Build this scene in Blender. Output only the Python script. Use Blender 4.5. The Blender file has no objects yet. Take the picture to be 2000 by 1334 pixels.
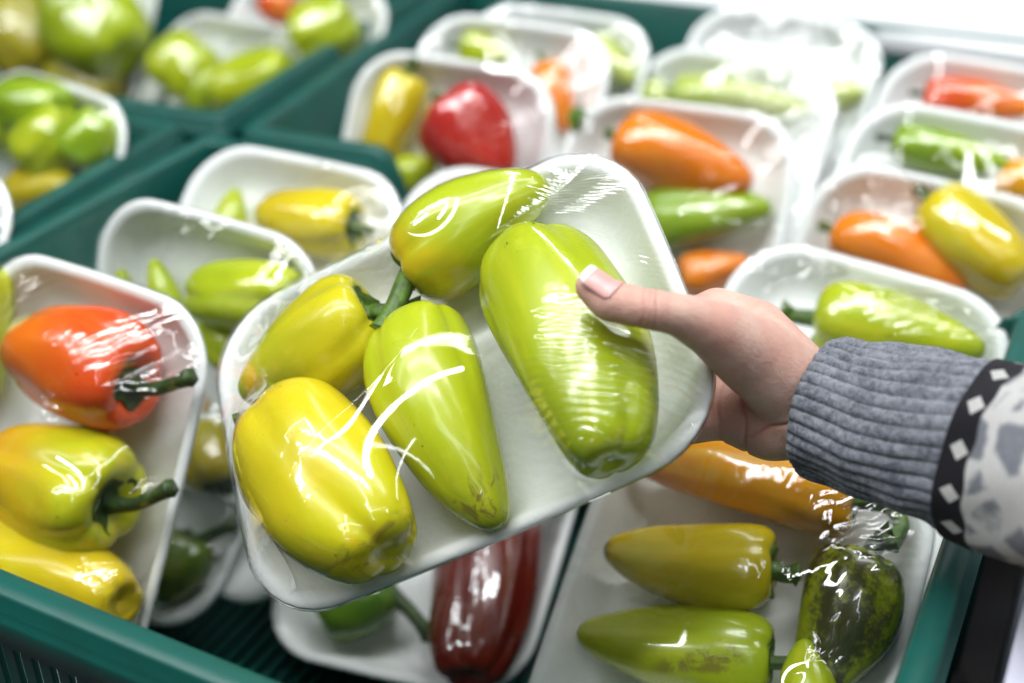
import bpy, bmesh, math, random
import numpy as np
from mathutils import Vector, Matrix, Euler
from mathutils.bvhtree import BVHTree
R = math.radians
scene = bpy.context.scene
COL = scene.collection

# ------------------------------------------------------------------ camera, world, lamps, exposure
FOCUS = 0.560
cam = bpy.data.cameras.new('camera')
cam.sensor_width = 36.0
cam.lens = 2505 / 2000 * 36
cam.clip_start, cam.clip_end = 0.02, 60
cam.dof.use_dof = True
cam.dof.focus_distance = FOCUS
cam.dof.aperture_fstop = 3.5
camo = bpy.data.objects.new('camera', cam)
COL.objects.link(camo)
camo.location = (0, 0, 0.515)
camo.rotation_euler = (R(90 - 31.1), 0, 0)
scene.camera = camo

world = bpy.data.worlds.new('World')
scene.world = world
world.use_nodes = True
bg = world.node_tree.nodes['Background']
bg.inputs[0].default_value = (0.93, 0.97, 1.0, 1)
bg.inputs[1].default_value = 0.04

def strip(x, y, z, length, width, yaw, power):
    l = bpy.data.lights.new('ceiling_tube', 'AREA')
    l.shape = 'RECTANGLE'
    l.size, l.size_y = length, width
    l.energy = power
    l.color = (0.965, 0.99, 1.0)
    o = bpy.data.objects.new('ceiling_tube', l)
    COL.objects.link(o)
    o.location = (x, y, z)
    o.rotation_euler = (0, 0, R(yaw))
    return o
# rows of fluorescent tubes on the shop ceiling: lengthwise and across
LAMPS = ((-.95, .05, 3.0, .11, 10, 46), (.35, .75, 3.0, .10, 10, 34), (-2.1, .6, 3.4, .11, 10, 20), (1.05, -.5, 3.0, .07, 10, 11),
         (.1, 2.3, .09, 3.0, 8, 16), (.1, -1.5, .07, 3.4, 8, 10))
for (x, y, length, width, yaw, power) in LAMPS:
    strip(x, y, 2.05, length, width, yaw, power)

scene.view_settings.view_transform = 'Standard'
scene.view_settings.look = 'None'
scene.view_settings.exposure = 0.05
scene.view_settings.gamma = 1.0
scene.cycles.max_bounces = 12
scene.cycles.adaptive_threshold = 0.025
scene.cycles.transparent_max_bounces = 24
scene.cycles.diffuse_bounces = 4
scene.cycles.glossy_bounces = 5
scene.cycles.caustics_reflective = False
scene.cycles.caustics_refractive = False
scene.cycles.sample_clamp_indirect = 6.0
scene.cycles.use_denoising = True

# ------------------------------------------------------------------ helpers
def link(name, me, mat=None, parent=None, smooth=True):
    o = bpy.data.objects.new(name, me)
    COL.objects.link(o)
    if mat is not None and not me.materials:
        me.materials.append(mat)
    if smooth:
        me.shade_smooth()
    if parent is not None:
        o.parent = parent
    return o

def tag(o, label=None, cat=None, group=None, kind=None):
    for k, v in (('label', label), ('category', cat), ('group', group), ('kind', kind)):
        if v: o[k] = v
    return o

def empty(name, mat=None):
    o = bpy.data.objects.new(name, None)
    o.empty_display_size = .02
    COL.objects.link(o)
    if mat is not None: o.matrix_world = mat
    return o

def mesh(name, verts, faces):
    me = bpy.data.meshes.new(name)
    me.from_pydata([tuple(v) for v in verts], [], [tuple(f) for f in faces])
    me.update()
    return me

def loft(rings, closed=True, cap0=False, cap1=False):
    """rings: list of (n,3) arrays -> verts, faces"""
    n = len(rings[0]); V = np.concatenate(rings); Fc = []
    for i in range(len(rings) - 1):
        for j in range(n if closed else n - 1):
            k = (j + 1) % n
            Fc.append((i*n+j, i*n+k, (i+1)*n+k, (i+1)*n+j))
    if cap0: Fc.append(tuple(range(n))[::-1])
    if cap1: Fc.append(tuple(range((len(rings)-1)*n, len(rings)*n)))
    return V, Fc

def box_mesh(name, x0, x1, y0, y1, z0, z1, bevel=0.0, seg=2):
    bm = bmesh.new()
    bmesh.ops.create_cube(bm, size=1)
    for v in bm.verts:
        v.co = Vector((x0 + (v.co.x+.5)*(x1-x0), y0 + (v.co.y+.5)*(y1-y0), z0 + (v.co.z+.5)*(z1-z0)))
    if bevel:
        bmesh.ops.bevel(bm, geom=bm.edges[:], offset=bevel, segments=seg, affect='EDGES', profile=.5)
    me = bpy.data.meshes.new(name); bm.to_mesh(me); bm.free()
    return me

def crom(P, n):
    """Catmull-Rom through points P (m,k), n samples"""
    P = np.asarray(P, float); m = len(P)
    t = np.linspace(0, m-1-1e-9, n); i = t.astype(int); f = (t-i)[:, None]
    g = lambda k: P[np.clip(i+k, 0, m-1)]
    p0, p1, p2, p3 = g(-1), g(0), g(1), g(2)
    return .5*((2*p1)+(-p0+p2)*f+(2*p0-5*p1+4*p2-p3)*f*f+(-p0+3*p1-3*p2+p3)*f**3)

def tube(path, radii, n=10, ribs=0, ribamp=0.0, caps=True):
    path = np.asarray(path, float); rings = []
    T = np.gradient(path, axis=0); T /= np.linalg.norm(T, axis=1)[:, None]
    ref = np.array([.31, .9, .2]) if abs(T[0] @ np.array([.31, .9, .2])) < .9 else np.array([1., 0, .1])
    u = ref - T[0]*(ref@T[0]); u /= np.linalg.norm(u)
    th = np.linspace(0, 2*np.pi, n, endpoint=False)
    for i in range(len(path)):
        u = u - T[i]*(u@T[i]); u /= np.linalg.norm(u); w = np.cross(T[i], u)
        r = radii[i]*(1+ribamp*np.cos(ribs*th))
        rings.append(path[i]+np.cos(th)[:, None]*u*r[:, None]+np.sin(th)[:, None]*w*r[:, None])
    return loft(rings, True, caps, caps)

# ------------------------------------------------------------------ materials
class NT:
    def __init__(self, name):
        self.m = bpy.data.materials.new(name); self.m.use_nodes = True
        self.t = self.m.node_tree; self.t.nodes.clear()
        self.out = self.n('ShaderNodeOutputMaterial')
    def n(self, typ, **kw):
        x = self.t.nodes.new(typ)
        for k, v in kw.items(): setattr(x, k, v)
        return x
    def l(self, a, b): self.t.links.new(a, b)
    def val(self, sock, v):
        if hasattr(v, 'is_output'): self.l(v, sock)
        else: sock.default_value = v
    def math(self, op, a, b=0.0, c=None, clamp=False):
        x = self.n('ShaderNodeMath', operation=op); x.use_clamp = clamp
        self.val(x.inputs[0], a); self.val(x.inputs[1], b)
        if c is not None: self.val(x.inputs[2], c)
        return x.outputs[0]
    def ramp(self, f, stops):
        x = self.n('ShaderNodeValToRGB'); self.l(f, x.inputs[0]); e = x.color_ramp.elements
        while len(e) < len(stops): e.new(.5)
        for el, (p, c) in zip(e, stops):
            el.position = p; el.color = c if len(c) == 4 else (*c, 1)
        return x.outputs[0]
    def step(self, f, a, b):
        x = self.n('ShaderNodeMapRange'); x.interpolation_type = 'SMOOTHSTEP'
        self.val(x.inputs[0], f); x.inputs[1].default_value = a; x.inputs[2].default_value = b
        return x.outputs[0]
    def mix(self, f, a, b):
        x = self.n('ShaderNodeMix', data_type='RGBA'); self.val(x.inputs[0], f)
        for s, v in ((x.inputs[6], a), (x.inputs[7], b)):
            if hasattr(v, 'is_output'): self.l(v, s)
            else: s.default_value = (*v, 1)
        return x.outputs[2]
    def noise(self, vec, scale, detail=3, rough=.55, dist=0):
        x = self.n('ShaderNodeTexNoise'); self.l(vec, x.inputs['Vector'])
        x.inputs['Scale'].default_value = scale; x.inputs['Detail'].default_value = detail
        x.inputs['Roughness'].default_value = rough; x.inputs['Distortion'].default_value = dist
        return x.outputs[0]
    def mapping(self, vec, scale=(1, 1, 1), rot=(0, 0, 0), loc=(0, 0, 0)):
        x = self.n('ShaderNodeMapping'); self.l(vec, x.inputs[0])
        x.inputs['Scale'].default_value = scale; x.inputs['Rotation'].default_value = rot; x.inputs['Location'].default_value = loc
        return x.outputs[0]
    def obj(self): return self.n('ShaderNodeTexCoord').outputs['Object']
    def xyz(self, v):
        x = self.n('ShaderNodeSeparateXYZ'); self.l(v, x.inputs[0]); return x.outputs
    def bump(self, h, strength, dist):
        x = self.n('ShaderNodeBump'); x.inputs['Strength'].default_value = strength; x.inputs['Distance'].default_value = dist
        self.l(h, x.inputs['Height']); return x.outputs[0]
    def bsdf(self, color, rough=.5, normal=None, **kw):
        b = self.n('ShaderNodeBsdfPrincipled')
        self.val(b.inputs['Base Color'], color if hasattr(color, 'is_output') else (*color, 1))
        self.val(b.inputs['Roughness'], rough)
        if normal is not None: self.l(normal, b.inputs['Normal'])
        for k, v in kw.items(): self.val(b.inputs[k.replace('_', ' ')], v)
        self.l(b.outputs[0], self.out.inputs[0]); return b

LIME, YEL, YOLK, ORA, RED = (.42, .50, .014), (.69, .56, .012), (.72, .34, .006), (.82, .23, .006), (.50, .022, .020)
PAL = {  # stem-end colour, tip colour, patch colour
 'lime': (LIME, (.38, .48, .012), (.54, .56, .02)), 'lime_yhead': ((.66, .50, .012), LIME, (.40, .50, .015)),
 'yellime': ((.60, .54, .012), (.48, .50, .012), (.64, .56, .02)), 'lime_btip': ((.44, .51, .013), (.42, .48, .014), (.52, .55, .03)),
 'yellow_scar': ((.70, .56, .014), (.58, .55, .010), (.72, .50, .010)), 'lime_scar': ((.36, .46, .014), (.40, .44, .012), (.46, .50, .02)),
 'orangered': ((.76, .085, .012), (.84, .22, .006), (.80, .14, .01)), 'yolkgreen': ((.48, .50, .012), (.74, .36, .008), (.66, .50, .012)),
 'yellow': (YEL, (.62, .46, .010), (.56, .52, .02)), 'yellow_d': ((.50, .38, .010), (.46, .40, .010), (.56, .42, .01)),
 'olive': ((.10, .16, .012), (.16, .18, .012), (.22, .20, .012)), 'olivey': ((.34, .32, .02), (.40, .34, .02), (.28, .22, .05)),
 'green': ((.07, .17, .010), (.12, .24, .012), (.16, .26, .01)), 'green_m': ((.22, .36, .012), (.28, .42, .012), (.36, .46, .01)),
 'darkred_shaded': ((.14, .010, .006), (.17, .014, .006), (.21, .026, .008)), 'yolk': (YOLK, (.74, .26, .006), (.66, .40, .008)),  # dark red deepened further to paint in the held tray's shade
 'yellow_g': ((.68, .55, .012), (.68, .50, .012), (.54, .52, .012)), 'mottled': ((.34, .40, .012), (.30, .36, .012), (.24, .30, .012)),
 'pale': ((.46, .56, .12), (.50, .58, .14), (.54, .60, .16)), 'orange': (ORA, (.80, .20, .006), (.84, .28, .006)),
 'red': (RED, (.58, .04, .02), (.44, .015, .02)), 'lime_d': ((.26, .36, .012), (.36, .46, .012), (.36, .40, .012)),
}
_pm = {}
def pepper_mat(key, length):
    if (key, round(length, 3)) in _pm: return _pm[(key, round(length, 3))]
    c1, c2, c3 = PAL[key]
    T = NT('pepper_skin_' + key); o = T.obj(); x, y, z = T.xyz(o)
    t = T.math('DIVIDE', z, length)
    n1 = T.noise(o, 22, 2)
    tt = T.step(T.math('ADD', t, T.math('MULTIPLY', T.math('SUBTRACT', n1, .5), 1.1)), *((-.05, .45) if key == 'lime_yhead' else (.15, .85)))
    col = T.mix(tt, c1, c2)
    streak = T.noise(T.mapping(o, (110, 110, 14)), 1.0, 3)
    col = T.mix(T.math('MULTIPLY', T.step(streak, .50, .74), .55), col, c3)
    pale = T.noise(T.mapping(o, (1, 1, .55), loc=(.7, .2, .1)), 62, 3, .6)
    col = T.mix(T.math('MULTIPLY', T.step(pale, .52, .72), .34), col, tuple(min(1, c*1.18+.05) for c in c3))
    dark = T.noise(T.mapping(o, (60, 60, 12), loc=(.3, .9, .4)), 1.0, 2)
    col = T.mix(T.math('MULTIPLY', T.step(dark, .55, .75), .18), col, tuple(c*.66 for c in c1))
    # small dark specks and nicks
    v = T.n('ShaderNodeTexVoronoi'); T.l(T.mapping(o, (1, 1, .6)), v.inputs['Vector']); v.inputs['Scale'].default_value = 150
    sp = T.math('MULTIPLY', T.math('LESS_THAN', v.outputs['Distance'], .085), T.step(T.noise(o, 48, 2), .57, .64))
    col = T.mix(T.math('MULTIPLY', sp, .8), col, (.045, .035, .012))
    nk = T.noise(T.mapping(o, (1300, 1300, 300), rot=(.2, .1, 0)), 1.0, 1)
    col = T.mix(T.math('MULTIPLY', T.math('MULTIPLY', T.step(nk, .74, .78), T.step(T.noise(o, 36, 2), .46, .58)), .75), col, (.07, .045, .012))
    rough = T.math('ADD', .20, T.math('MULTIPLY', n1, .12))
    sc = None
    if key in ('lime_btip', 'yellow_scar'):
        f = T.noise(T.mapping(o, (60, 60, 200) if key == 'yellow_scar' else (160, 160, 40)), 1.0, 5, .7, .8)
        lo = .93 if key == 'yellow_scar' else .80
        sc = T.math('MULTIPLY', T.step(t, lo-.03, lo+.10), T.step(f, .50, .62))
        col = T.mix(T.math('MULTIPLY', sc, .75), col, (.16, .09, .03))
    elif key == 'lime_scar':
        f = T.noise(o, 130, 5, .7, .5); g = T.noise(T.mapping(o, (30, 30, 18)), 1.0, 1)
        sc = T.math('MULTIPLY', T.step(g, .56, .64), T.step(f, .42, .58))
        col = T.mix(T.math('MULTIPLY', sc, .7), col, (.16, .10, .03))
    elif key == 'mottled':
        g = T.noise(T.mapping(o, (62, 62, 12)), 1.0, 2); f = T.noise(o, 210, 4, .7)
        sc = T.step(T.math('ADD', T.math('MULTIPLY', g, .75), T.math('MULTIPLY', f, .42)), .50, .66)
        col = T.mix(T.math('MULTIPLY', sc, .88), col, (.028, .022, .014))
    elif key in ('yellow_g', 'yolk'):
        tipm = T.math('MULTIPLY', T.step(t, .93, 1.0), .75)
        col = T.mix(tipm, col, (.12, .07, .02))
    b1 = T.noise(o, 420, 3); b2 = T.noise(T.mapping(o, (70, 70, 22)), 1.0, 2)
    h = T.math('ADD', T.math('MULTIPLY', b1, .06), b2)
    if sc is not None: h = T.math('ADD', h, T.math('MULTIPLY', sc, .15))
    T.bsdf(col, rough, T.bump(h, .35, .0016), Coat_Weight=.35, Coat_Roughness=.12, Specular_IOR_Level=.5,
           Subsurface_Weight=.22, Subsurface_Radius=(.012, .010, .002), Subsurface_Scale=.6)
    _pm[(key, round(length, 3))] = T.m
    return T.m

def stem_mat(dark):
    T = NT('pepper_stem'); o = T.obj()
    n1 = T.noise(o, 160, 4); n2 = T.noise(T.mapping(o, (300, 300, 60)), 1.0, 3)
    a = (.10, .20, .018) if not dark else (.035, .075, .012)
    c = T.mix(T.step(n1, .35, .68), a, tuple(k*.45 for k in a))
    c = T.mix(T.math('MULTIPLY', T.step(n2, .58, .74), .7), c, (.16, .12, .045))
    T.bsdf(c, .5, T.bump(T.math('ADD', n1, n2), .5, .0012))
    return T.m
STEM, STEM_D = stem_mat(False), stem_mat(True)

def foam_mat():
    T = NT('white_foam'); o = T.obj()
    v = T.n('ShaderNodeTexVoronoi', feature='SMOOTH_F1'); T.l(o, v.inputs['Vector']); v.inputs['Scale'].default_value = 420
    n = T.noise(o, 35, 3)
    c = T.mix(T.step(n, .35, .7), (.80, .825, .82), (.85, .865, .86))
    T.bsdf(c, .42, T.bump(T.math('ADD', v.outputs['Distance'], T.math('MULTIPLY', n, 1.2)), .16, .0012), Specular_IOR_Level=.4)
    return T.m
FOAM = foam_mat()

def film_mat(name, bump_scale, strength):
    """thin stretch film: clear, with the mirror reflection of its two faces"""
    T = NT(name); o = T.obj()
    big = T.noise(T.mapping(o, (14, 8, 10)), 1.0, 2)
    cre = T.noise(T.mapping(o, (150, 26, 60), rot=(0, 0, .5)), 1.0, 2, .5, .4)
    mask = T.step(T.noise(o, 16, 1), .50, .66)
    h = T.math('ADD', T.math('MULTIPLY', big, 1.0), T.math('MULTIPLY', T.math('MULTIPLY', cre, mask), .55))
    nb = T.bump(h, strength, bump_scale)
    lw = T.n('ShaderNodeFresnel'); ge = T.n('ShaderNodeNewGeometry'); T.l(T.math('ADD', 1.42, T.math('MULTIPLY', ge.outputs['Backfacing'], -.7158)), lw.inputs['IOR']); T.l(nb, lw.inputs['Normal'])
    two = T.math('DIVIDE', T.math('MULTIPLY', lw.outputs[0], 2.0), T.math('ADD', lw.outputs[0], 1.0))   # both faces of the film
    cr = T.n('ShaderNodeAttribute', attribute_name='crease')
    fac = T.math('ADD', T.math('MULTIPLY', two, .9), T.math('MULTIPLY', cr.outputs['Fac'], .11), clamp=True)
    tr = T.n('ShaderNodeBsdfTransparent'); tr.inputs[0].default_value = (.985, .99, .985, 1)
    gl = T.n('ShaderNodeBsdfGlossy'); T.l(T.math('ADD', .045, T.math('MULTIPLY', cr.outputs['Fac'], .14)), gl.inputs['Roughness']); gl.inputs[0].default_value = (1, 1, 1, 1)
    T.l(nb, gl.inputs['Normal'])
    mx = T.n('ShaderNodeMixShader'); T.l(fac, mx.inputs[0]); T.l(tr.outputs[0], mx.inputs[1]); T.l(gl.outputs[0], mx.inputs[2])
    T.l(mx.outputs[0], T.out.inputs[0])
    return T.m
FILM = film_mat('cling_film', .004, .3)
FILM_H = film_mat('cling_film_taut', .0016, .07)

def plastic(name, base, rough=.38):
    T = NT(name); o = T.obj()
    n = T.noise(o, 30, 4); s = T.noise(T.mapping(o, (900, 14, 400), rot=(0, 0, .3)), 1.0, 3)
    s2 = T.noise(T.mapping(o, (14, 700, 400), rot=(0, 0, -.2)), 1.0, 3)
    scr = T.math('MAXIMUM', T.step(s, .66, .74), T.step(s2, .66, .74))
    c = T.mix(T.step(n, .3, .75), base, tuple(k*.78 for k in base))
    c = T.mix(T.math('MULTIPLY', scr, .22), c, tuple(min(1, k*1.5+.03) for k in base))
    r = T.math('ADD', rough-.05, T.math('MULTIPLY', n, .2))
    T.bsdf(c, r, T.bump(T.math('ADD', T.noise(o, 700, 2), T.math('MULTIPLY', scr, -.6)), .12, .0008))
    return T.m
TEAL = plastic('teal_plastic', (.003, .080, .064))

def simple(name, c1, c2, scale, rough, bumpd=.001):
    T = NT(name); o = T.obj(); n = T.noise(o, scale, 4)
    T.bsdf(T.mix(T.step(n, .3, .7), c1, c2), rough, T.bump(T.noise(o, scale*8, 3), .25, bumpd)); return T.m
WHITE = simple('white_enamel', (.80, .81, .83), (.84, .85, .86), 5, .4, .0004)
LAV = simple('pale_rail_plastic', (.60, .60, .72), (.68, .68, .80), 30, .45)
CARD = simple('brown_board', (.22, .13, .07), (.28, .17, .09), 12, .8)

# ------------------------------------------------------------------ the setting
def bax(b, a): return Vector((.8926*b + .4509*a, -.4509*b + .8926*a, 0))
YAW = R(-26.8)

tbl = link('display_counter', box_mesh('display_counter', -1.6, 1.7, -.15, 2.0, -.13, -.0795, .004), simple('dark_counter', (.022, .021, .024), (.035, .033, .036), 9, .55), smooth=False)
tag(tbl, kind='structure')
flr = link('floor', mesh('floor', [(-6, -6, -.86), (6, -6, -.86), (6, 8, -.86), (-6, 8, -.86)], [(0, 1, 2, 3)]),
           simple('floor_tiles', (.30, .29, .28), (.36, .35, .34), 3, .5), smooth=False)
tag(flr, kind='structure')

PACKS = {
'T1': ([-0.2484, 0.5535, 0.0932], [-30.15, 59.69, -0.38], 0.165),
'T2': ([-0.2263, 0.6756, 0.0431], [-27.03, 45.95, 0.0], 0.165),
'T3': ([-0.1938, 0.643, 0.0839], [-28.93, 70.36, 0.31], 0.165),
'T4': ([-0.1718, 0.7161, 0.1014], [-26.46, 44.09, -0.69], 0.165),
'T5': ([-0.0462, 0.6426, 0.0018], [-16.49, 20.14, -1.17], 0.165),
'T6': ([0.0996, 0.4533, 0.0699], [-24.56, 35.52, -0.05], 0.165),
'T7': ([0.1713, 0.5948, 0.0884], [-32.77, 41.26, 3.07], 0.165),
'T8': ([-0.0625, 0.8778, 0.1007], [-23.71, 60.5, 0.81], 0.165),
'T9': ([-0.0198, 0.9675, 0.1082], [-22.64, 51.56, 1.1], 0.165),
'T10': ([0.015, 1.0143, 0.1072], [-23.62, 47.45, -0.09], 0.165),
'T11': ([0.1027, 0.8074, 0.0961], [-19.15, 52.41, -0.32], 0.165),
'T12': ([0.1545, 0.947, 0.0891], [-28.98, 47.91, 2.31], 0.165),
'T13': ([0.2056, 1.0141, 0.1051], [-27.34, 46.54, 2.11], 0.165),
'T14': ([0.2482, 0.7156, 0.0784], [-32.83, 55.52, 1.1], 0.165),
'T15': ([0.2844, 0.7703, 0.1122], [-30.53, 42.39, 1.85], 0.165),
'T16': ([0.3347, 0.878, 0.112], [-30.27, 43.57, 0.49], 0.165),
'T17': ([-0.0206, 0.7168, 0.0943], [-22.12, 35.74, 0.0], 0.165),
'T18': ([-0.3692, 0.8518, 0.0983], [-36.66, 54.24, 0.48], 0.165),
'T19': ([-0.4345, 1.2044, 0.0994], [-20.51, 53.64, 0.0], 0.165),
'T20': ([-0.2849, 1.0888, 0.0791], [-30.74, 46.64, -1.72], 0.165),
'T21': ([-0.2125, 1.1094, 0.1105], [-26.8, 45.0, 0.0], 0.165),
'T22': ([-0.4084, 0.6955, 0.1074], [-23.8, 47.22, -0.0], 0.165),
'HERO': ([-0.0312, 0.4921, 0.201], [-88.4, 27.51, 31.45], 0.163),
}
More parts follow.
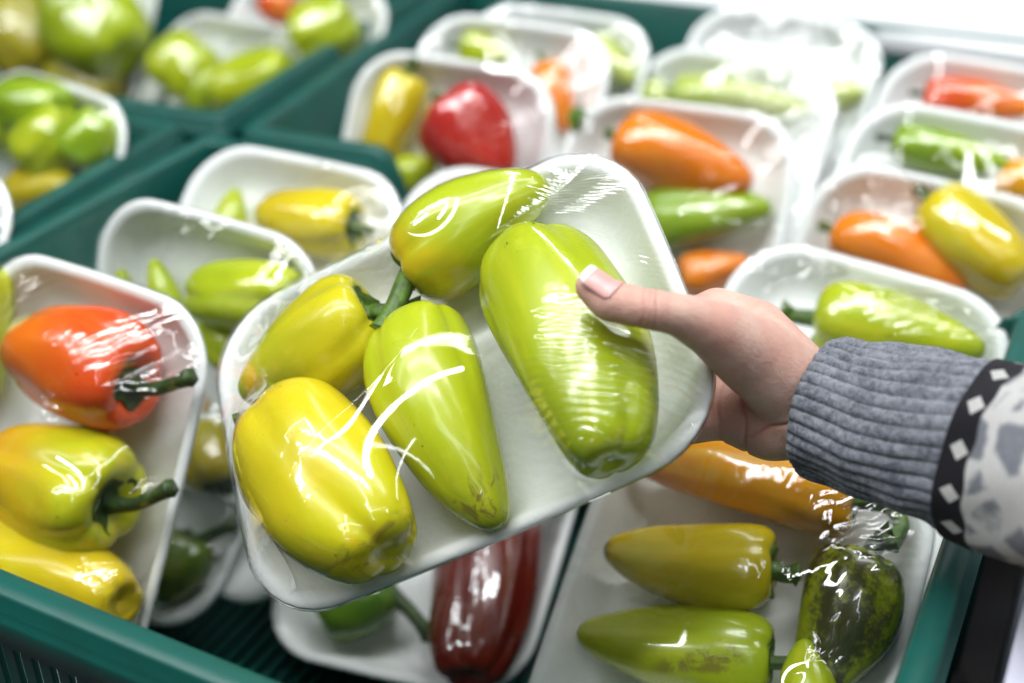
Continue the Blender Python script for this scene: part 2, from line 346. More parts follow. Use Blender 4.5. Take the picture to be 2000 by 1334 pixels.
PEPPERS = [
('HERO', [-0.0574, 0.0004, 0.0061], [-0.068, 0.0758, 0.0061], 0.0257, 'cone', 3, 'lime_yhead', [[-0.0392, -0.0041, 0.0161], [-0.0223, -0.0154, 0.0201]], 'lime green pepper topmost in the held pack, yellow at its stem end'),
('HERO', [-0.044, -0.0247, 0.0063], [-0.0302, -0.098, 0.0063], 0.0258, 'cone', 4, 'yellime', [[-0.0395, -0.018, 0.0063]], 'yellow green pepper at the left rim of the held pack, dark ragged calyx'),
('HERO', [-0.0327, 0.0605, 0.0107], [0.0856, 0.0691, 0.027], 0.0302, 'blunt', 3, 'lime', [[-0.0438, 0.0576, 0.0107]], 'big lime green pepper under the thumb in the held pack'),
('HERO', [-0.0252, -0.0071, 0.0079], [0.0825, 0.0043, 0.0079], 0.0274, 'cone', 4, 'lime_btip', [[-0.0379, -0.0038, 0.0079]], 'lime green pepper with brown tip in the middle of the held pack'),
('HERO', [-0.0032, -0.0783, 0.0135], [0.0829, -0.0367, 0.0294], 0.0330, 'blunt', 3, 'yellow_scar', [[-0.0141, -0.0918, 0.0135], [-0.0125, -0.0957, 0.0175]], 'large yellow pepper with scarred bottom at the lower corner of the held pack'),
('T1', [0.0489, 0.0695, 0.0106], [-0.0314, 0.0654, 0.0106], 0.0301, 'bell', 3, 'orangered', [[0.0624, 0.0693, 0.0106], [0.0875, 0.083, 0.0146]], 'orange red pepper with thick green stem in the pack at the left edge'),
('T1', [0.0584, 0.007, 0.0132], [-0.023, 0.0033, 0.0132], 0.0327, 'bell', 4, 'yolkgreen', [[0.07, 0.0108, 0.0132], [0.0937, 0.0276, 0.0172]], 'yellow bell pepper with green blush and curved stem, below the orange red one'),
('T1', [-0.036, -0.0464, 0.0084], [0.0848, -0.036, 0.0194], 0.0279, 'bell', 3, 'yellow', None, 'yellow pepper partly hidden behind the front crate rim'),
('T1', [-0.0802, 0.0969, 0.0045], [-0.0614, 0.0221, -0.0017], 0.0178, 'cone', 3, 'lime', None, 'green yellow pepper cut off by the left edge beside the orange red one'),
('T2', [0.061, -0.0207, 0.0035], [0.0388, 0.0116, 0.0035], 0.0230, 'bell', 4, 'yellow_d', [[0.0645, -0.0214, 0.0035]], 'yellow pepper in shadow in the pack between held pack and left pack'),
('T2', [0.0524, -0.0575, 0.0001], [0.0483, -0.1014, 0.0001], 0.0196, 'cone', 4, 'olive', [[0.0627, -0.0537, 0.0001], [0.0812, -0.0411, 0.0041]], 'olive green pepper with long stem low in the shaded pack'),
('T2', [0.0398, 0.0179, -0.0006], [0.0175, 0.0518, -0.0006], 0.0189, 'bell', 3, 'yolk', None, 'orange yellow pepper showing as a sliver beside the held pack'),
('T19', [0.0045, -0.0124, 0.0107], [0.0763, -0.0254, 0.0167], 0.0302, 'bell', 3, 'olivey', None, 'olive pepper low in the top left pack'),
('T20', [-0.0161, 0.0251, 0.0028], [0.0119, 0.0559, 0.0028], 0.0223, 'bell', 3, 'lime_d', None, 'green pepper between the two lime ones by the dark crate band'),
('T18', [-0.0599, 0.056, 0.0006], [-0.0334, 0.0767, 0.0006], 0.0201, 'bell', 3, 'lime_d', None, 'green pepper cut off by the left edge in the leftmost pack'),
('T3', [0.0683, 0.0814, 0.0018], [-0.0064, 0.0678, 0.0018], 0.0213, 'bell', 3, 'lime', None, 'plump lime pepper lying sideways in the pack left behind the held one'),
('T3', [-0.0221, 0.034, -0.0077], [-0.0461, 0.0782, -0.0077], 0.0118, 'cone', 3, 'lime', None, 'slim lime pepper beside the plump one left behind the held pack'),
('T3', [-0.0644, 0.0292, -0.0115], [-0.0768, 0.0698, -0.0114], 0.0080, 'cone', 3, 'lime', None, 'small pointed lime pepper tip at the inner left of its pack'),
('T3', [0.0288, 0.0381, -0.0049], [-0.0071, 0.0447, -0.0049], 0.0146, 'cone', 3, 'lime', None, 'lime pepper lying under the plump one left behind the held pack'),
('T4', [0.0541, 0.0733, 0.003], [-0.0148, 0.068, 0.003], 0.0225, 'bell', 4, 'yellow', None, 'bright yellow pepper in the pack by the left crate corner'),
('T4', [-0.0424, 0.0477, -0.0071], [-0.0497, 0.0849, -0.0071], 0.0124, 'cone', 3, 'lime', None, 'small green pepper beside the bright yellow one by the crate corner'),
('T5', [-0.0148, -0.0585, 0.0037], [-0.0462, -0.0915, 0.0037], 0.0232, 'bell', 3, 'green', [[0.0047, -0.072, 0.0037], [0.0228, -0.0873, 0.0077]], 'dark green pepper in the shaded pack under the held one'),
('T5', [0.0372, 0.0038, 0.0131], [0.0585, -0.1174, 0.0225], 0.0326, 'bell', 4, 'darkred_shaded', None, 'long dark red pepper in the shaded pack under the held one'),
('T6', [0.0429, 0.0887, 0.0013], [-0.0705, 0.0816, 0.0013], 0.0208, 'long', 3, 'yolk', [[0.0568, 0.0899, 0.0013], [0.0672, 0.0821, 0.0053], [0.0643, 0.0682, 0.0093]], 'long orange yellow pepper with hooked stem below the wrist'),
('T6', [0.014, 0.0425, 0.0043], [-0.0674, 0.0273, 0.0043], 0.0238, 'cone', 3, 'yellow_g', [[0.0264, 0.0435, 0.0043]], 'short yellow pepper with pointed tip in the middle of the lower right pack'),
('T6', [0.0552, 0.0589, 0.005], [0.0495, -0.0133, 0.005], 0.0245, 'cone', 4, 'mottled', [[0.0586, 0.0691, 0.005], [0.0648, 0.0762, 0.009]], 'green pepper blotched black in the lower right pack'),
('T6', [0.0245, 0.0, 0.0033], [-0.0674, -0.0152, 0.0033], 0.0228, 'cone', 3, 'lime_scar', None, 'long lime green pepper with brown scar at the bottom edge'),
('T6', [0.0513, -0.0227, 0.0141], [0.0392, 0.0127, 0.0141], 0.0136, 'cone', 3, 'lime', None, 'small pointed lime pepper tip at the bottom edge by the blotched one'),
('T7', [-0.0201, 0.0695, 0.0078], [0.0709, 0.0786, 0.0078], 0.0273, 'cone', 3, 'lime', [[-0.0334, 0.0675, 0.0078], [-0.0427, 0.0668, 0.0118]], 'lime green pepper in the pack above the sweater cuff'),
('T8', [-0.0376, 0.0961, 0.0008], [-0.0524, 0.0229, 0.0008], 0.0203, 'bell', 3, 'yellow_g', None, 'yellow green pepper left of the red one in its pack'),
('T8', [0.0046, 0.0746, 0.0142], [0.0625, 0.0345, 0.0142], 0.0337, 'cone', 3, 'red', None, 'shiny red pepper in the pack above the held one'),
('T8', [-0.0306, 0.0192, -0.0032], [-0.0028, 0.0348, -0.0032], 0.0163, 'cone', 3, 'lime', None, 'lime pepper at the low end of the red pepper pack'),
('T9', [-0.0456, 0.0859, -0.0043], [-0.0062, 0.0838, -0.0043], 0.0152, 'cone', 3, 'lime', None, 'small lime pepper in the pack behind the red pepper pack'),
('T9', [0.029, 0.0801, -0.0022], [0.0625, 0.0288, -0.0022], 0.0173, 'cone', 3, 'orange', None, 'orange pepper in the pack behind the red pepper pack'),
('T10', [0.0294, 0.083, -0.0015], [0.078, 0.058, 0.0023], 0.0180, 'cone', 3, 'pale', None, 'pale green pepper in the farthest pack by the dark crate rim'),
('T11', [-0.0396, 0.079, 0.0093], [0.0575, 0.0603, 0.0093], 0.0288, 'cone', 3, 'orange', None, 'large bright orange pepper above the green one right of the held pack'),
('T11', [-0.0127, 0.0261, 0.0021], [0.0727, 0.0477, 0.0021], 0.0216, 'long', 3, 'green_m', None, 'slim green pepper under the large orange one'),
('T11', [0.0204, -0.0089, -0.003], [0.0643, 0.0083, -0.003], 0.0165, 'cone', 3, 'orange', None, 'orange pepper showing just above the hand'),
('T11', [-0.0779, 0.0995, 0.0021], [-0.0781, 0.0828, -0.0003], 0.0067, 'cone', 3, 'green', None, 'small dark green pepper behind the top corner of the held pack'),
('T12', [-0.049, 0.0736, -0.0013], [0.0615, 0.0805, -0.0013], 0.0182, 'cone', 3, 'pale', None, 'pale green pepper under creased film behind the large orange one'),
('T12', [-0.0719, 0.0753, 0.0002], [-0.0508, 0.0479, -0.0068], 0.0127, 'cone', 3, 'pale', None, 'pale green pepper at the left end of the creased film pack'),
('T13', [0.0361, 0.0455, -0.005], [0.0768, 0.0555, 0.0007], 0.0145, 'cone', 3, 'pale', None, 'pale green pepper low in the glaring white pack'),
('T14', [-0.055, 0.0638, 0.0046], [0.034, 0.0507, 0.0046], 0.0241, 'cone', 3, 'orange', None, 'orange pepper beside the yellow one at the right edge'),
('T14', [-0.0031, 0.096, 0.006], [0.0659, 0.061, 0.006], 0.0255, 'bell', 3, 'yellow', None, 'yellow pepper beside the orange one at the right edge'),
('T15', [-0.051, 0.0841, -0.0031], [0.0262, 0.0826, -0.0031], 0.0164, 'cone', 3, 'green_m', None, 'green pepper in the pack at the right edge'),
('T15', [0.0246, 0.0765, -0.0036], [0.0711, 0.0648, -0.0036], 0.0159, 'cone', 3, 'yolk', None, 'yellow orange pepper cut off by the right edge'),
('T16', [-0.0473, 0.0779, -0.0015], [0.0314, 0.081, -0.0015], 0.0180, 'cone', 3, 'orangered', None, 'red orange pepper in the farthest pack at the right edge'),
('T17', [-0.0166, 0.0705, -0.0028], [-0.0641, 0.0756, -0.0028], 0.0167, 'cone', 3, 'red', None, 'red pepper hidden mostly behind the held pack'),
('T18', [-0.0443, 0.0873, 0.0039], [0.0154, 0.0951, 0.0039], 0.0234, 'bell', 3, 'green_m', None, 'green pepper at the top of the leftmost pack in the left crate'),
('T18', [-0.0009, 0.051, 0.0051], [0.0284, 0.0899, 0.0051], 0.0246, 'bell', 3, 'lime', None, 'bright lime pepper in the middle of the leftmost pack in the left crate'),
('T18', [0.0494, 0.0648, 0.0016], [0.06, 0.1011, 0.0054], 0.0211, 'bell', 3, 'green_m', None, 'green pepper at the right end of the leftmost pack'),
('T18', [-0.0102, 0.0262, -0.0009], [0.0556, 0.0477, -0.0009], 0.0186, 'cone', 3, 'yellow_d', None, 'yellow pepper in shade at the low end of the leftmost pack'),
('T19', [0.0136, 0.0561, 0.0286], [0.0868, 0.0078, 0.0327], 0.0480, 'bell', 3, 'lime_d', None, 'big green pepper in the top left pack'),
('T19', [-0.0661, 0.0474, 0.0224], [-0.0031, -0.0171, 0.0224], 0.0419, 'bell', 3, 'olivey', None, 'olive yellow pepper at the top left corner'),
('T20', [-0.0371, 0.0286, 0.014], [-0.0187, 0.0784, 0.014], 0.0335, 'bell', 3, 'lime', None, 'yellow green pepper at the left of the pack by the dark crate band'),
('T20', [0.0307, 0.0303, 0.0101], [0.0896, 0.0706, 0.0205], 0.0296, 'bell', 3, 'lime', None, 'lime pepper at the right of the pack by the dark crate band'),
('T21', [0.0199, 0.0379, 0.0147], [0.0582, 0.0772, 0.0147], 0.0342, 'bell', 3, 'lime', None, 'lime pepper in the pack behind at the top'),
('T21', [-0.0493, 0.0841, -0.0024], [-0.0163, 0.081, -0.0024], 0.0171, 'bell', 3, 'orangered', None, 'small red pepper in the pack behind at the top'),]
CREASES = [
('HERO', -0.0598, 0.0889, 0.378, 0.926, 0.0334, 0.0103, 0.00231, 1.00),
('HERO', -0.0409, 0.0854, 0.481, 0.877, 0.0240, 0.0076, 0.00228, 1.00),
('HERO', 0.0587, 0.0616, 0.433, 0.902, 0.0304, 0.0222, 0.00398, 1.35),
('HERO', 0.0578, 0.0968, 0.515, 0.857, 0.0173, 0.0219, 0.00416, 1.20),
('HERO', 0.0315, 0.0789, 0.436, 0.900, 0.0179, 0.0107, 0.00357, 1.00),
('HERO', -0.0150, 0.0908, 0.555, 0.832, 0.0111, 0.0094, 0.00247, 0.90),
('HERO', 0.0013, 0.1086, 0.061, 0.998, 0.0121, 0.0145, 0.00314, 0.80),
('HERO', 0.0430, -0.1073, 0.994, 0.112, 0.0279, 0.0071, 0.00279, 0.50),
('HERO', 0.0790, 0.0420, 0.071, 0.997, 0.0162, 0.0093, 0.00324, 0.60),
('T1', 0.0409, 0.0850, 0.698, 0.716, 0.0217, 0.0145, 0.00637, 1.00),
('T1', 0.0700, 0.0768, 0.933, 0.361, 0.0213, 0.0128, 0.00568, 1.00),
('T1', -0.0397, 0.0947, 0.823, 0.569, 0.0213, 0.0122, 0.00731, 0.90),
('T1', 0.0254, 0.0476, 0.954, -0.298, 0.0147, 0.0117, 0.00880, 0.80),
('T6', 0.0641, 0.0692, 0.722, 0.691, 0.0241, 0.0294, 0.00589, 1.00),
('T6', 0.0546, 0.0154, 0.229, 0.973, 0.0157, 0.0091, 0.00575, 0.90),
('T6', -0.0286, 0.0103, 0.981, 0.193, 0.0219, 0.0082, 0.00711, 0.50),
('T7', 0.0297, 0.0865, 0.830, 0.557, 0.0351, 0.0191, 0.00637, 1.00),
('T7', 0.0686, 0.0897, 0.907, 0.420, 0.0187, 0.0187, 0.00686, 0.90),
('T7', -0.0430, 0.0934, 0.866, 0.500, 0.0200, 0.0133, 0.01330, 0.60),
('T12', 0.0156, 0.0706, 0.471, 0.882, 0.0405, 0.0270, 0.01259, 1.00),
('T12', 0.0608, 0.0602, 0.910, 0.415, 0.0265, 0.0309, 0.01148, 1.00),
('T3', -0.0251, 0.1014, 0.636, 0.772, 0.0198, 0.0165, 0.00989, 0.70),
('T4', 0.0174, 0.1045, 0.537, 0.843, 0.0219, 0.0146, 0.01095, 0.70),
('T11', 0.0477, 0.0367, 0.901, 0.433, 0.0468, 0.0234, 0.01325, 0.70),
('T14', -0.0262, 0.0964, 0.860, -0.510, 0.0295, 0.0221, 0.01327, 0.70),
('T8', 0.0416, 0.0638, 0.792, -0.610, 0.0330, 0.0247, 0.01483, 0.70),
('T13', 0.0057, 0.0801, 0.930, -0.366, 0.0475, 0.0237, 0.01898, 0.70),
]
PACK_LABEL = {
 'T1': 'wrapped white foam tray with orange red and yellow peppers at the left edge',
 'T2': 'shaded wrapped tray lying low between the left edge pack and the held one',
 'T3': 'wrapped white tray of lime peppers behind the left shoulder of the held one',
 'T4': 'wrapped white tray with yellow pepper in the corner of the nearest crate',
 'T5': 'shaded wrapped tray with dark red pepper lying under the held one',
 'T6': 'wrapped tray with mottled and long yellow peppers at the lower right below the sleeve',
 'T7': 'wrapped tray with one lime pepper directly above the sweater cuff',
 'T8': 'wrapped tray with red and yellow pepper above the held one',
 'T9': 'wrapped tray just behind the red pepper one, orange pepper at its right end',
 'T10': 'farthest wrapped tray beside the dark crate band, pale green pepper inside',
 'T11': 'wrapped tray with large orange pepper over green one, right of the held one',
 'T12': 'wrapped tray with pale green peppers under creased film behind the large orange one',
 'T13': 'blurred white tray with bright glare on its film at the top',
 'T14': 'wrapped tray with orange and yellow peppers side by side at the right edge',
 'T15': 'wrapped tray with green pepper behind the orange and yellow pair at right',
 'T16': 'farthest wrapped tray at the right edge with red orange pepper',
 'T17': 'wrapped tray whose pinkish corner peeks out behind the held one',
 'T18': 'wrapped tray of small green peppers in the left crate',
 'T19': 'large blurred tray with big green pepper in the top left corner',
 'T20': 'blurred wrapped tray of lime peppers beside the dark crate band',
 'T21': 'blurred wrapped tray at the top between the left packs and the crate band',
 'T22': 'white tray corner at the left edge above the crate seam',
 'HERO': 'wrapped white foam tray of five lime and yellow peppers held up by the hand',
}
SEEDS = {
 'orange yellow pepper showing as a sliver beside the held pack': 101, 'olive pepper low in the top left pack': 102,
 'green pepper between the two lime ones by the dark crate band': 103, 'green pepper cut off by the left edge in the leftmost pack': 104,
}
HAND = {
'thumb': [(0.0307, 0.4444, 0.2721, 0.0065), (0.0382, 0.4398, 0.2683, 0.0085), (0.0526, 0.4373, 0.2662, 0.0084), (0.0658, 0.4397, 0.2623, 0.0087), (0.0811, 0.4462, 0.2519, 0.0124), (0.1004, 0.4553, 0.2341, 0.0171), (0.1227, 0.459, 0.213, 0.0193)],
'web': [(0.0913, 0.4975, 0.2323, 0.0096), (0.1077, 0.4841, 0.2295, 0.013), (0.1258, 0.465, 0.2152, 0.0146)],
'palm': [(0.1005, 0.4741, 0.1935, 0.016), (0.1144, 0.4635, 0.1953, 0.0184), (0.1302, 0.4578, 0.2033, 0.0203)],
'index': [(0.0913, 0.4975, 0.2323, 0.0096), (0.0724, 0.5045, 0.2181, 0.0089), (0.0497, 0.5058, 0.2063, 0.0083), (0.0311, 0.5096, 0.1983, 0.0074)],
'middle': [(0.0972, 0.4927, 0.2089, 0.0104), (0.0714, 0.4863, 0.2047, 0.009), (0.0443, 0.486, 0.1897, 0.0084), (0.0224, 0.4878, 0.1786, 0.0076)],
'ring': [(0.0969, 0.4838, 0.1981, 0.0104), (0.0707, 0.4745, 0.196, 0.0087), (0.0461, 0.4723, 0.1809, 0.0081), (0.0279, 0.4726, 0.1707, 0.0072)],
'pinky': [(0.0974, 0.474, 0.1895, 0.0096), (0.0744, 0.4633, 0.19, 0.0074), (0.058, 0.4641, 0.1811, 0.0068), (0.0436, 0.4642, 0.1726, 0.0062)],
'arm': [(0.1276, 0.4578, 0.2072, 0.0216), (0.1578, 0.4327, 0.212, 0.0248), (0.2135, 0.3701, 0.2282, 0.0278), (0.2403, 0.3356, 0.2388, 0.0275)],
}
SLEEVE = [(0.1305, 0.4528, 0.2106, 0.03), (0.1484, 0.4377, 0.2126, 0.0318), (0.1734, 0.4176, 0.218, 0.0339), (0.1885, 0.4029, 0.2207, 0.0353), (0.2057, 0.3826, 0.2257, 0.0362), (0.2309, 0.3505, 0.2345, 0.0364)]
# ------------------------------------------------------------------ crates
def make_crate(label, origin, yaw, w=.586, d=.435, detailed=False, cut=None):
    """origin = front left outer corner of the rim; local x along the width, y towards the back"""
    M = Matrix.Translation(origin) @ Matrix.Rotation(yaw, 4, 'Z')
    root = empty('plastic_crate', M)
    tag(root, label, 'crate', 'green plastic crates on the counter')
    zt, zf, fl = .16, -.071, .014
    # rim: a swept flange with a stepped lip, mitred at the corners
    prof = [(.0135, -.020), (.0135, -.0025), (.0120, 0), (.0020, 0), (.0004, -.0016), (.0004, -.0105), (-.0022, -.0125), (-.0026, -.0145), (-.0026, -.0265), (-.0008, -.0275), (.0012, -.0265)]
    rings = []
    c = .010
    def dip(x):
        f = lambda t: t*t*(3-2*t)
        return .125*f(min(1, max(0, (x-.115)/.05)))*f(min(1, max(0, (w-.022-x)/.025)))
    def outline(off, z):
        x0, x1, y0, y1 = off, w-off, off, d-off; r = max(c-off*.5, .002); P = []
        for cx, cy, a0 in ((x1-r, y1-r, 0), (x0+r, y1-r, 90), (x0+r, y0+r, 180), (x1-r, y0+r, 270)):
            for k in range(7):
                a = R(a0+k*15); P.append((cx+r*math.cos(a), cy+r*math.sin(a), z))
            if cut and a0 == (0 if cut == 'back' else 180):
                xs = np.linspace(w-.03, .03, 60) if cut == 'back' else np.linspace(.03, w-.03, 60)
                yy = d-off if cut == 'back' else off
                for x in xs: P.append((x, yy, z-dip(x)))
        return np.array(P)
    for off, z in prof: rings.append(outline(off, zt+z))
    V, Fc = loft(rings)
    Fc = [f[::-1] for f in Fc]
    link('rim', mesh('rim', V, Fc), TEAL, root)
    # walls
    th = .003
    i0 = fl
    def wall(x0, x1, y0, y1, z0=zf, z1=zt-.004):
        link('side_wall', box_mesh('side_wall', x0, x1, y0, y1, z0, z1, .0008, 1), TEAL, root)
    def cutwall(y0, y1):
        xs = np.linspace(i0, w-i0, 90)
        rg = [np.array([(x, y0, zf), (x, y1, zf), (x, y1, zt-.004-dip(x)), (x, y0, zt-.004-dip(x))]) for x in xs]
        V, Fc = loft(rg, True, True, True)
        link('side_wall', mesh('side_wall', V, [f[::-1] for f in Fc]), TEAL, root, False)
    if cut == 'back': cutwall(d-i0, d-i0+th)
    else: wall(i0, w-i0, d-i0, d-i0+th)
    wall(i0-th, i0, i0, d-i0); wall(w-i0, w-i0+th, i0, d-i0)
    if not detailed:
        if cut == 'front': cutwall(i0-th, i0)
        else: wall(i0, w-i0, i0-th, i0)
    else:
        # slotted front wall: one bar each, with rails
        bar = box_mesh('wall_bar', 0, .0076, 0, .0032, zf+.03, zt-.006, .0008, 1); bar.materials.append(TEAL)
        n = int((w-2*i0)/.0106)
        for k in range(n):
            o = link('wall_bar', bar, None, root, False); o.location = (i0+.001+k*.0106, i0-.0035, 0)
        link('bottom_rail', box_mesh('bottom_rail', i0, w-i0, i0-.006, i0+.0005, zf, zf+.031, .001), TEAL, root, False)
        link('middle_rail', box_mesh('middle_rail', i0, w-i0, i0-.0065, i0-.0031, .052, .060, .001), TEAL, root, False)
        for x in (.055, .3, .53):
            link('gusset', box_mesh('gusset', x, x+.004, -.0015, i0-.004, zf+.01, zt-.026, .0006, 1), TEAL, root, False)
        for y in (.06, .16, .27, .37):
            link('gusset', box_mesh('gusset', w-i0+th, w+.0015, y, y+.004, zf+.01, zt-.027, .0006, 1), TEAL, root, False)
    # floor slats run from front to back
    pitch = .0098
    sl = box_mesh('floor_slat', 0, .0060, i0, d-i0, zf-.005, zf, .0008, 1); sl.materials.append(TEAL)
    nsl = int((w-2*i0)/pitch)
    if detailed:
        for k in range(nsl):
            o = link('floor_slat', sl, None, root, False); o.location = (i0+.002+k*pitch, 0, 0)
        for y in (.08, .16, .24, .32):
            link('floor_rib', box_mesh('floor_rib', i0, w-i0, y, y+.005, zf-.0075, zf-.0052, .0005, 1), TEAL, root, False)
    else:
        link('floor_panel', box_mesh('floor_panel', i0-th, w-i0+th, i0-th, d-i0+th, zf-.005, zf-.0002, .0008, 1), TEAL, root, False)
    return root
make_crate('nearest green crate with slotted front wall, holding the packs under the hand', bax(-.600, .255), YAW, detailed=True, cut='back')
make_crate('green crate behind the nearest one, holding the red and orange pepper packs', bax(-.583, .703), YAW+R(6.2), w=.60, cut='front')
_y = YAW+R(4.4); _c = bax(-.626, .697)
make_crate('green crate at the left, divided from the nearest crate by a dark gap', _c-Matrix.Rotation(_y, 3, 'Z')@Vector((.586, .435, 0)), _y)
_y = YAW+R(6.2); _c = bax(-.606, .716)
make_crate('green crate in the far left corner under the blurred green pepper packs', _c-Matrix.Rotation(_y, 3, 'Z')@Vector((.586, 0, 0)), _y)

# pale rail beside the nearest crate and white shelving behind
rail = link('price_rail', box_mesh('price_rail', 0, .009, 0, .75, -.079, .158, .0015), LAV)
rail.matrix_world = Matrix.Translation(bax(.009, .22)) @ Matrix.Rotation(YAW, 4, 'Z')
tag(rail, 'pale lavender upright rail at the lower right corner beside the crate', 'rail')
brd = link('brown_board', box_mesh('brown_board', 0, .5, 0, .9, .06, .075, .002), CARD)
brd.matrix_world = Matrix.Translation(bax(.0225, .15)) @ Matrix.Rotation(YAW, 4, 'Z')
tag(brd, 'brown board beyond the pale rail at the lower right corner', 'board')
sh = empty('white_shelf', Matrix.Translation(bax(-.50, 1.165)) @ Matrix.Rotation(YAW, 4, 'Z'))
tag(sh, 'glaring white shelf behind the crates at the top right', 'shelf')
link('shelf_board', box_mesh('shelf_board', 0, 1.5, 0, .42, .135, .158, .006), WHITE, sh)
link('shelf_board', box_mesh('shelf_board', .02, 1.48, .44, .85, .20, .222, .006), WHITE, sh)
link('back_panel', box_mesh('back_panel', .0, 1.5, .86, .88, -.079, .75, .003), WHITE, sh)
link('front_panel', box_mesh('front_panel', .03, 1.47, .06, .075, -.079, .135, .003), WHITE, sh)

# ------------------------------------------------------------------ foam trays, peppers, film
def rrect(hx, hy, r, n=28, bow=0.0):
    """rounded rectangle outline; straight sides bow outwards a little"""
    P = []
    for cx, cy, a0 in ((hx-r, hy-r, 0), (-hx+r, hy-r, 90), (-hx+r, -hy+r, 180), (hx-r, -hy+r, 270)):
        for k in range(n):
            a = R(a0+90*k/(n-1)); P.append((cx+r*math.cos(a), cy+r*math.sin(a)))
    P = np.array(P)
    # resample evenly so that the straight sides carry points too
    Q = np.vstack([P, P[:1]]); s = np.r_[0, np.cumsum(np.linalg.norm(np.diff(Q, axis=0), axis=1))]
    t = np.linspace(0, s[-1], 4*n, endpoint=False)
    P = np.stack([np.interp(t, s, Q[:, 0]), np.interp(t, s, Q[:, 1])], 1)
    if bow:
        P = P*(1+bow*np.stack([1-(P[:, 1]/hy)**2, 1-(P[:, 0]/hx)**2], 1))
    return P
DEPTH = .022
def tray_mesh(W, L):
    hx, hy = W/2, L/2
    prof = [(.026, -DEPTH-.0035, .022), (.0225, -DEPTH-.0032, .024), (.018, -DEPTH, .026), (.0062, -.0065, .034), (.0022, -.0035, .036), (.0, -.0030, .038),
            (-.0006, -.0016, .038), (.0, -.0003, .038), (.0016, .0003, .037), (.0042, .0002, .036), (.0060, -.0012, .035), (.0078, -.0040, .034),
            (.0130, -.0125, .030), (.0175, -.0180, .026), (.0215, -.0205, .024), (.027, -.0217, .021), (.036, -DEPTH+.0002, .016)]
    rings = []
    for off, z, r in prof:
        P = rrect(hx-off, hy-off, r, 22, .022)
        # rim sags slightly between the corners
        u, v = P[:, 0]/hx, P[:, 1]/hy
        zz = z + (-.0012*(1-np.abs(v))*(np.abs(u) > .5) - .0008*(1-np.abs(u))*(np.abs(v) > .5))*(1 if z > -.01 else 0)
        rings.append(np.column_stack([P, zz]))
    V, Fc = loft(rings, True, True, True)
    return mesh('foam_tray', V, [f for f in Fc])

PROF = {
 'bell': [(0, .075), (.16, .070), (.34, .030), (.56, .0), (.80, .030), (.96, .13), (1, .27), (.985, .45), (.93, .62), (.83, .78), (.66, .905), (.42, .97), (.2, .972), (0, .955)],
 'blunt': [(0, .075), (.16, .07), (.34, .03), (.56, 0), (.80, .03), (.96, .12), (1, .25), (.985, .42), (.91, .6), (.78, .77), (.61, .9), (.40, .97), (.18, .985), (0, .968)],
 'cone': [(0, .06), (.18, .05), (.38, .014), (.62, .0), (.85, .045), (.97, .14), (1, .26), (.95, .42), (.83, .58), (.67, .73), (.49, .86), (.30, .955), (.13, .993), (0, 1)],
 'long': [(0, .03), (.22, .02), (.45, .0), (.72, .008), (.92, .05), (1, .13), (1, .25), (.96, .42), (.87, .58), (.73, .73), (.54, .86), (.32, .955), (.13, .993), (0, 1)],
}
def pepper_arrays(length, rad, prof, lobes, rng, NT_=56, NS=40):
    p = crom(PROF[prof], NS); p[:, 0] = np.clip(p[:, 0], 0, None)
    th = np.linspace(0, 2*np.pi, NT_, endpoint=False)
    ph = rng.uniform(0, 6.28); amps = rng.uniform(.75, 1.25, 8)
    rings = []
    bend = rng.uniform(-.06, .06)*length; bdir = rng.uniform(0, 6.28)
    k1, k2, k3 = rng.uniform(0, 6.28, 3)
    dents = [(rng.uniform(0, 6.28), rng.uniform(.1, .85), rng.uniform(.35, .8), rng.uniform(.12, .28), rng.uniform(-.055, .03)) for _ in range(9)]
    lob = {'bell': .105, 'blunt': .085, 'cone': .065, 'long': .05}[prof]
    for i in range(NS):
        r0, z0 = p[i]; t = i/(NS-1)
        g = (1-np.abs(np.sin(lobes*(th+ph+.25*np.sin(th+k1)+.18*t)/2)))**2.2      # groove valleys
        wl = lob*(.45+.9*math.exp(-((z0-.1)/.25)**2)+(.75*math.exp(-((z0-1)/.22)**2) if prof in ('bell', 'blunt') else .25))
        low = .045*np.sin(2*th+k2+2.2*z0)+.03*np.sin(3*th-k3+5*z0)+.03*np.sin(th+k1+4*z0)+.012*np.sin(5*th+k2-9*z0)
        for (da, dz, dw, dh, dm) in dents:
            dd = np.angle(np.exp(1j*(th-da)))
            low = low+dm*(1.1 if prof == 'blunt' else 1.0)*np.exp(-(dd/dw)**2-((z0-dz)/dh)**2)
        r = rad*r0*(1-wl*g+low*min(1, r0*1.3))
        zz = length*z0 + (0 if 0 < z0 else 0)
        # lobe ends stand proud of the grooves at the shoulder and at the blossom end
        sh = np.cos(lobes*(th+ph))
        zz = zz - rad*.07*(1-g)*math.exp(-((r0-.6)/.25)**2)*(1 if t < .35 else (-1.2 if prof in ('bell', 'blunt') and t > .6 else 0))
        b = bend*((2*min(max(z0, 0), 1)-1)**2-.5)
        rings.append(np.column_stack([r*np.cos(th)+b*math.cos(bdir), r*np.sin(th)+b*math.sin(bdir), zz+0*th]))
    return rings, ph
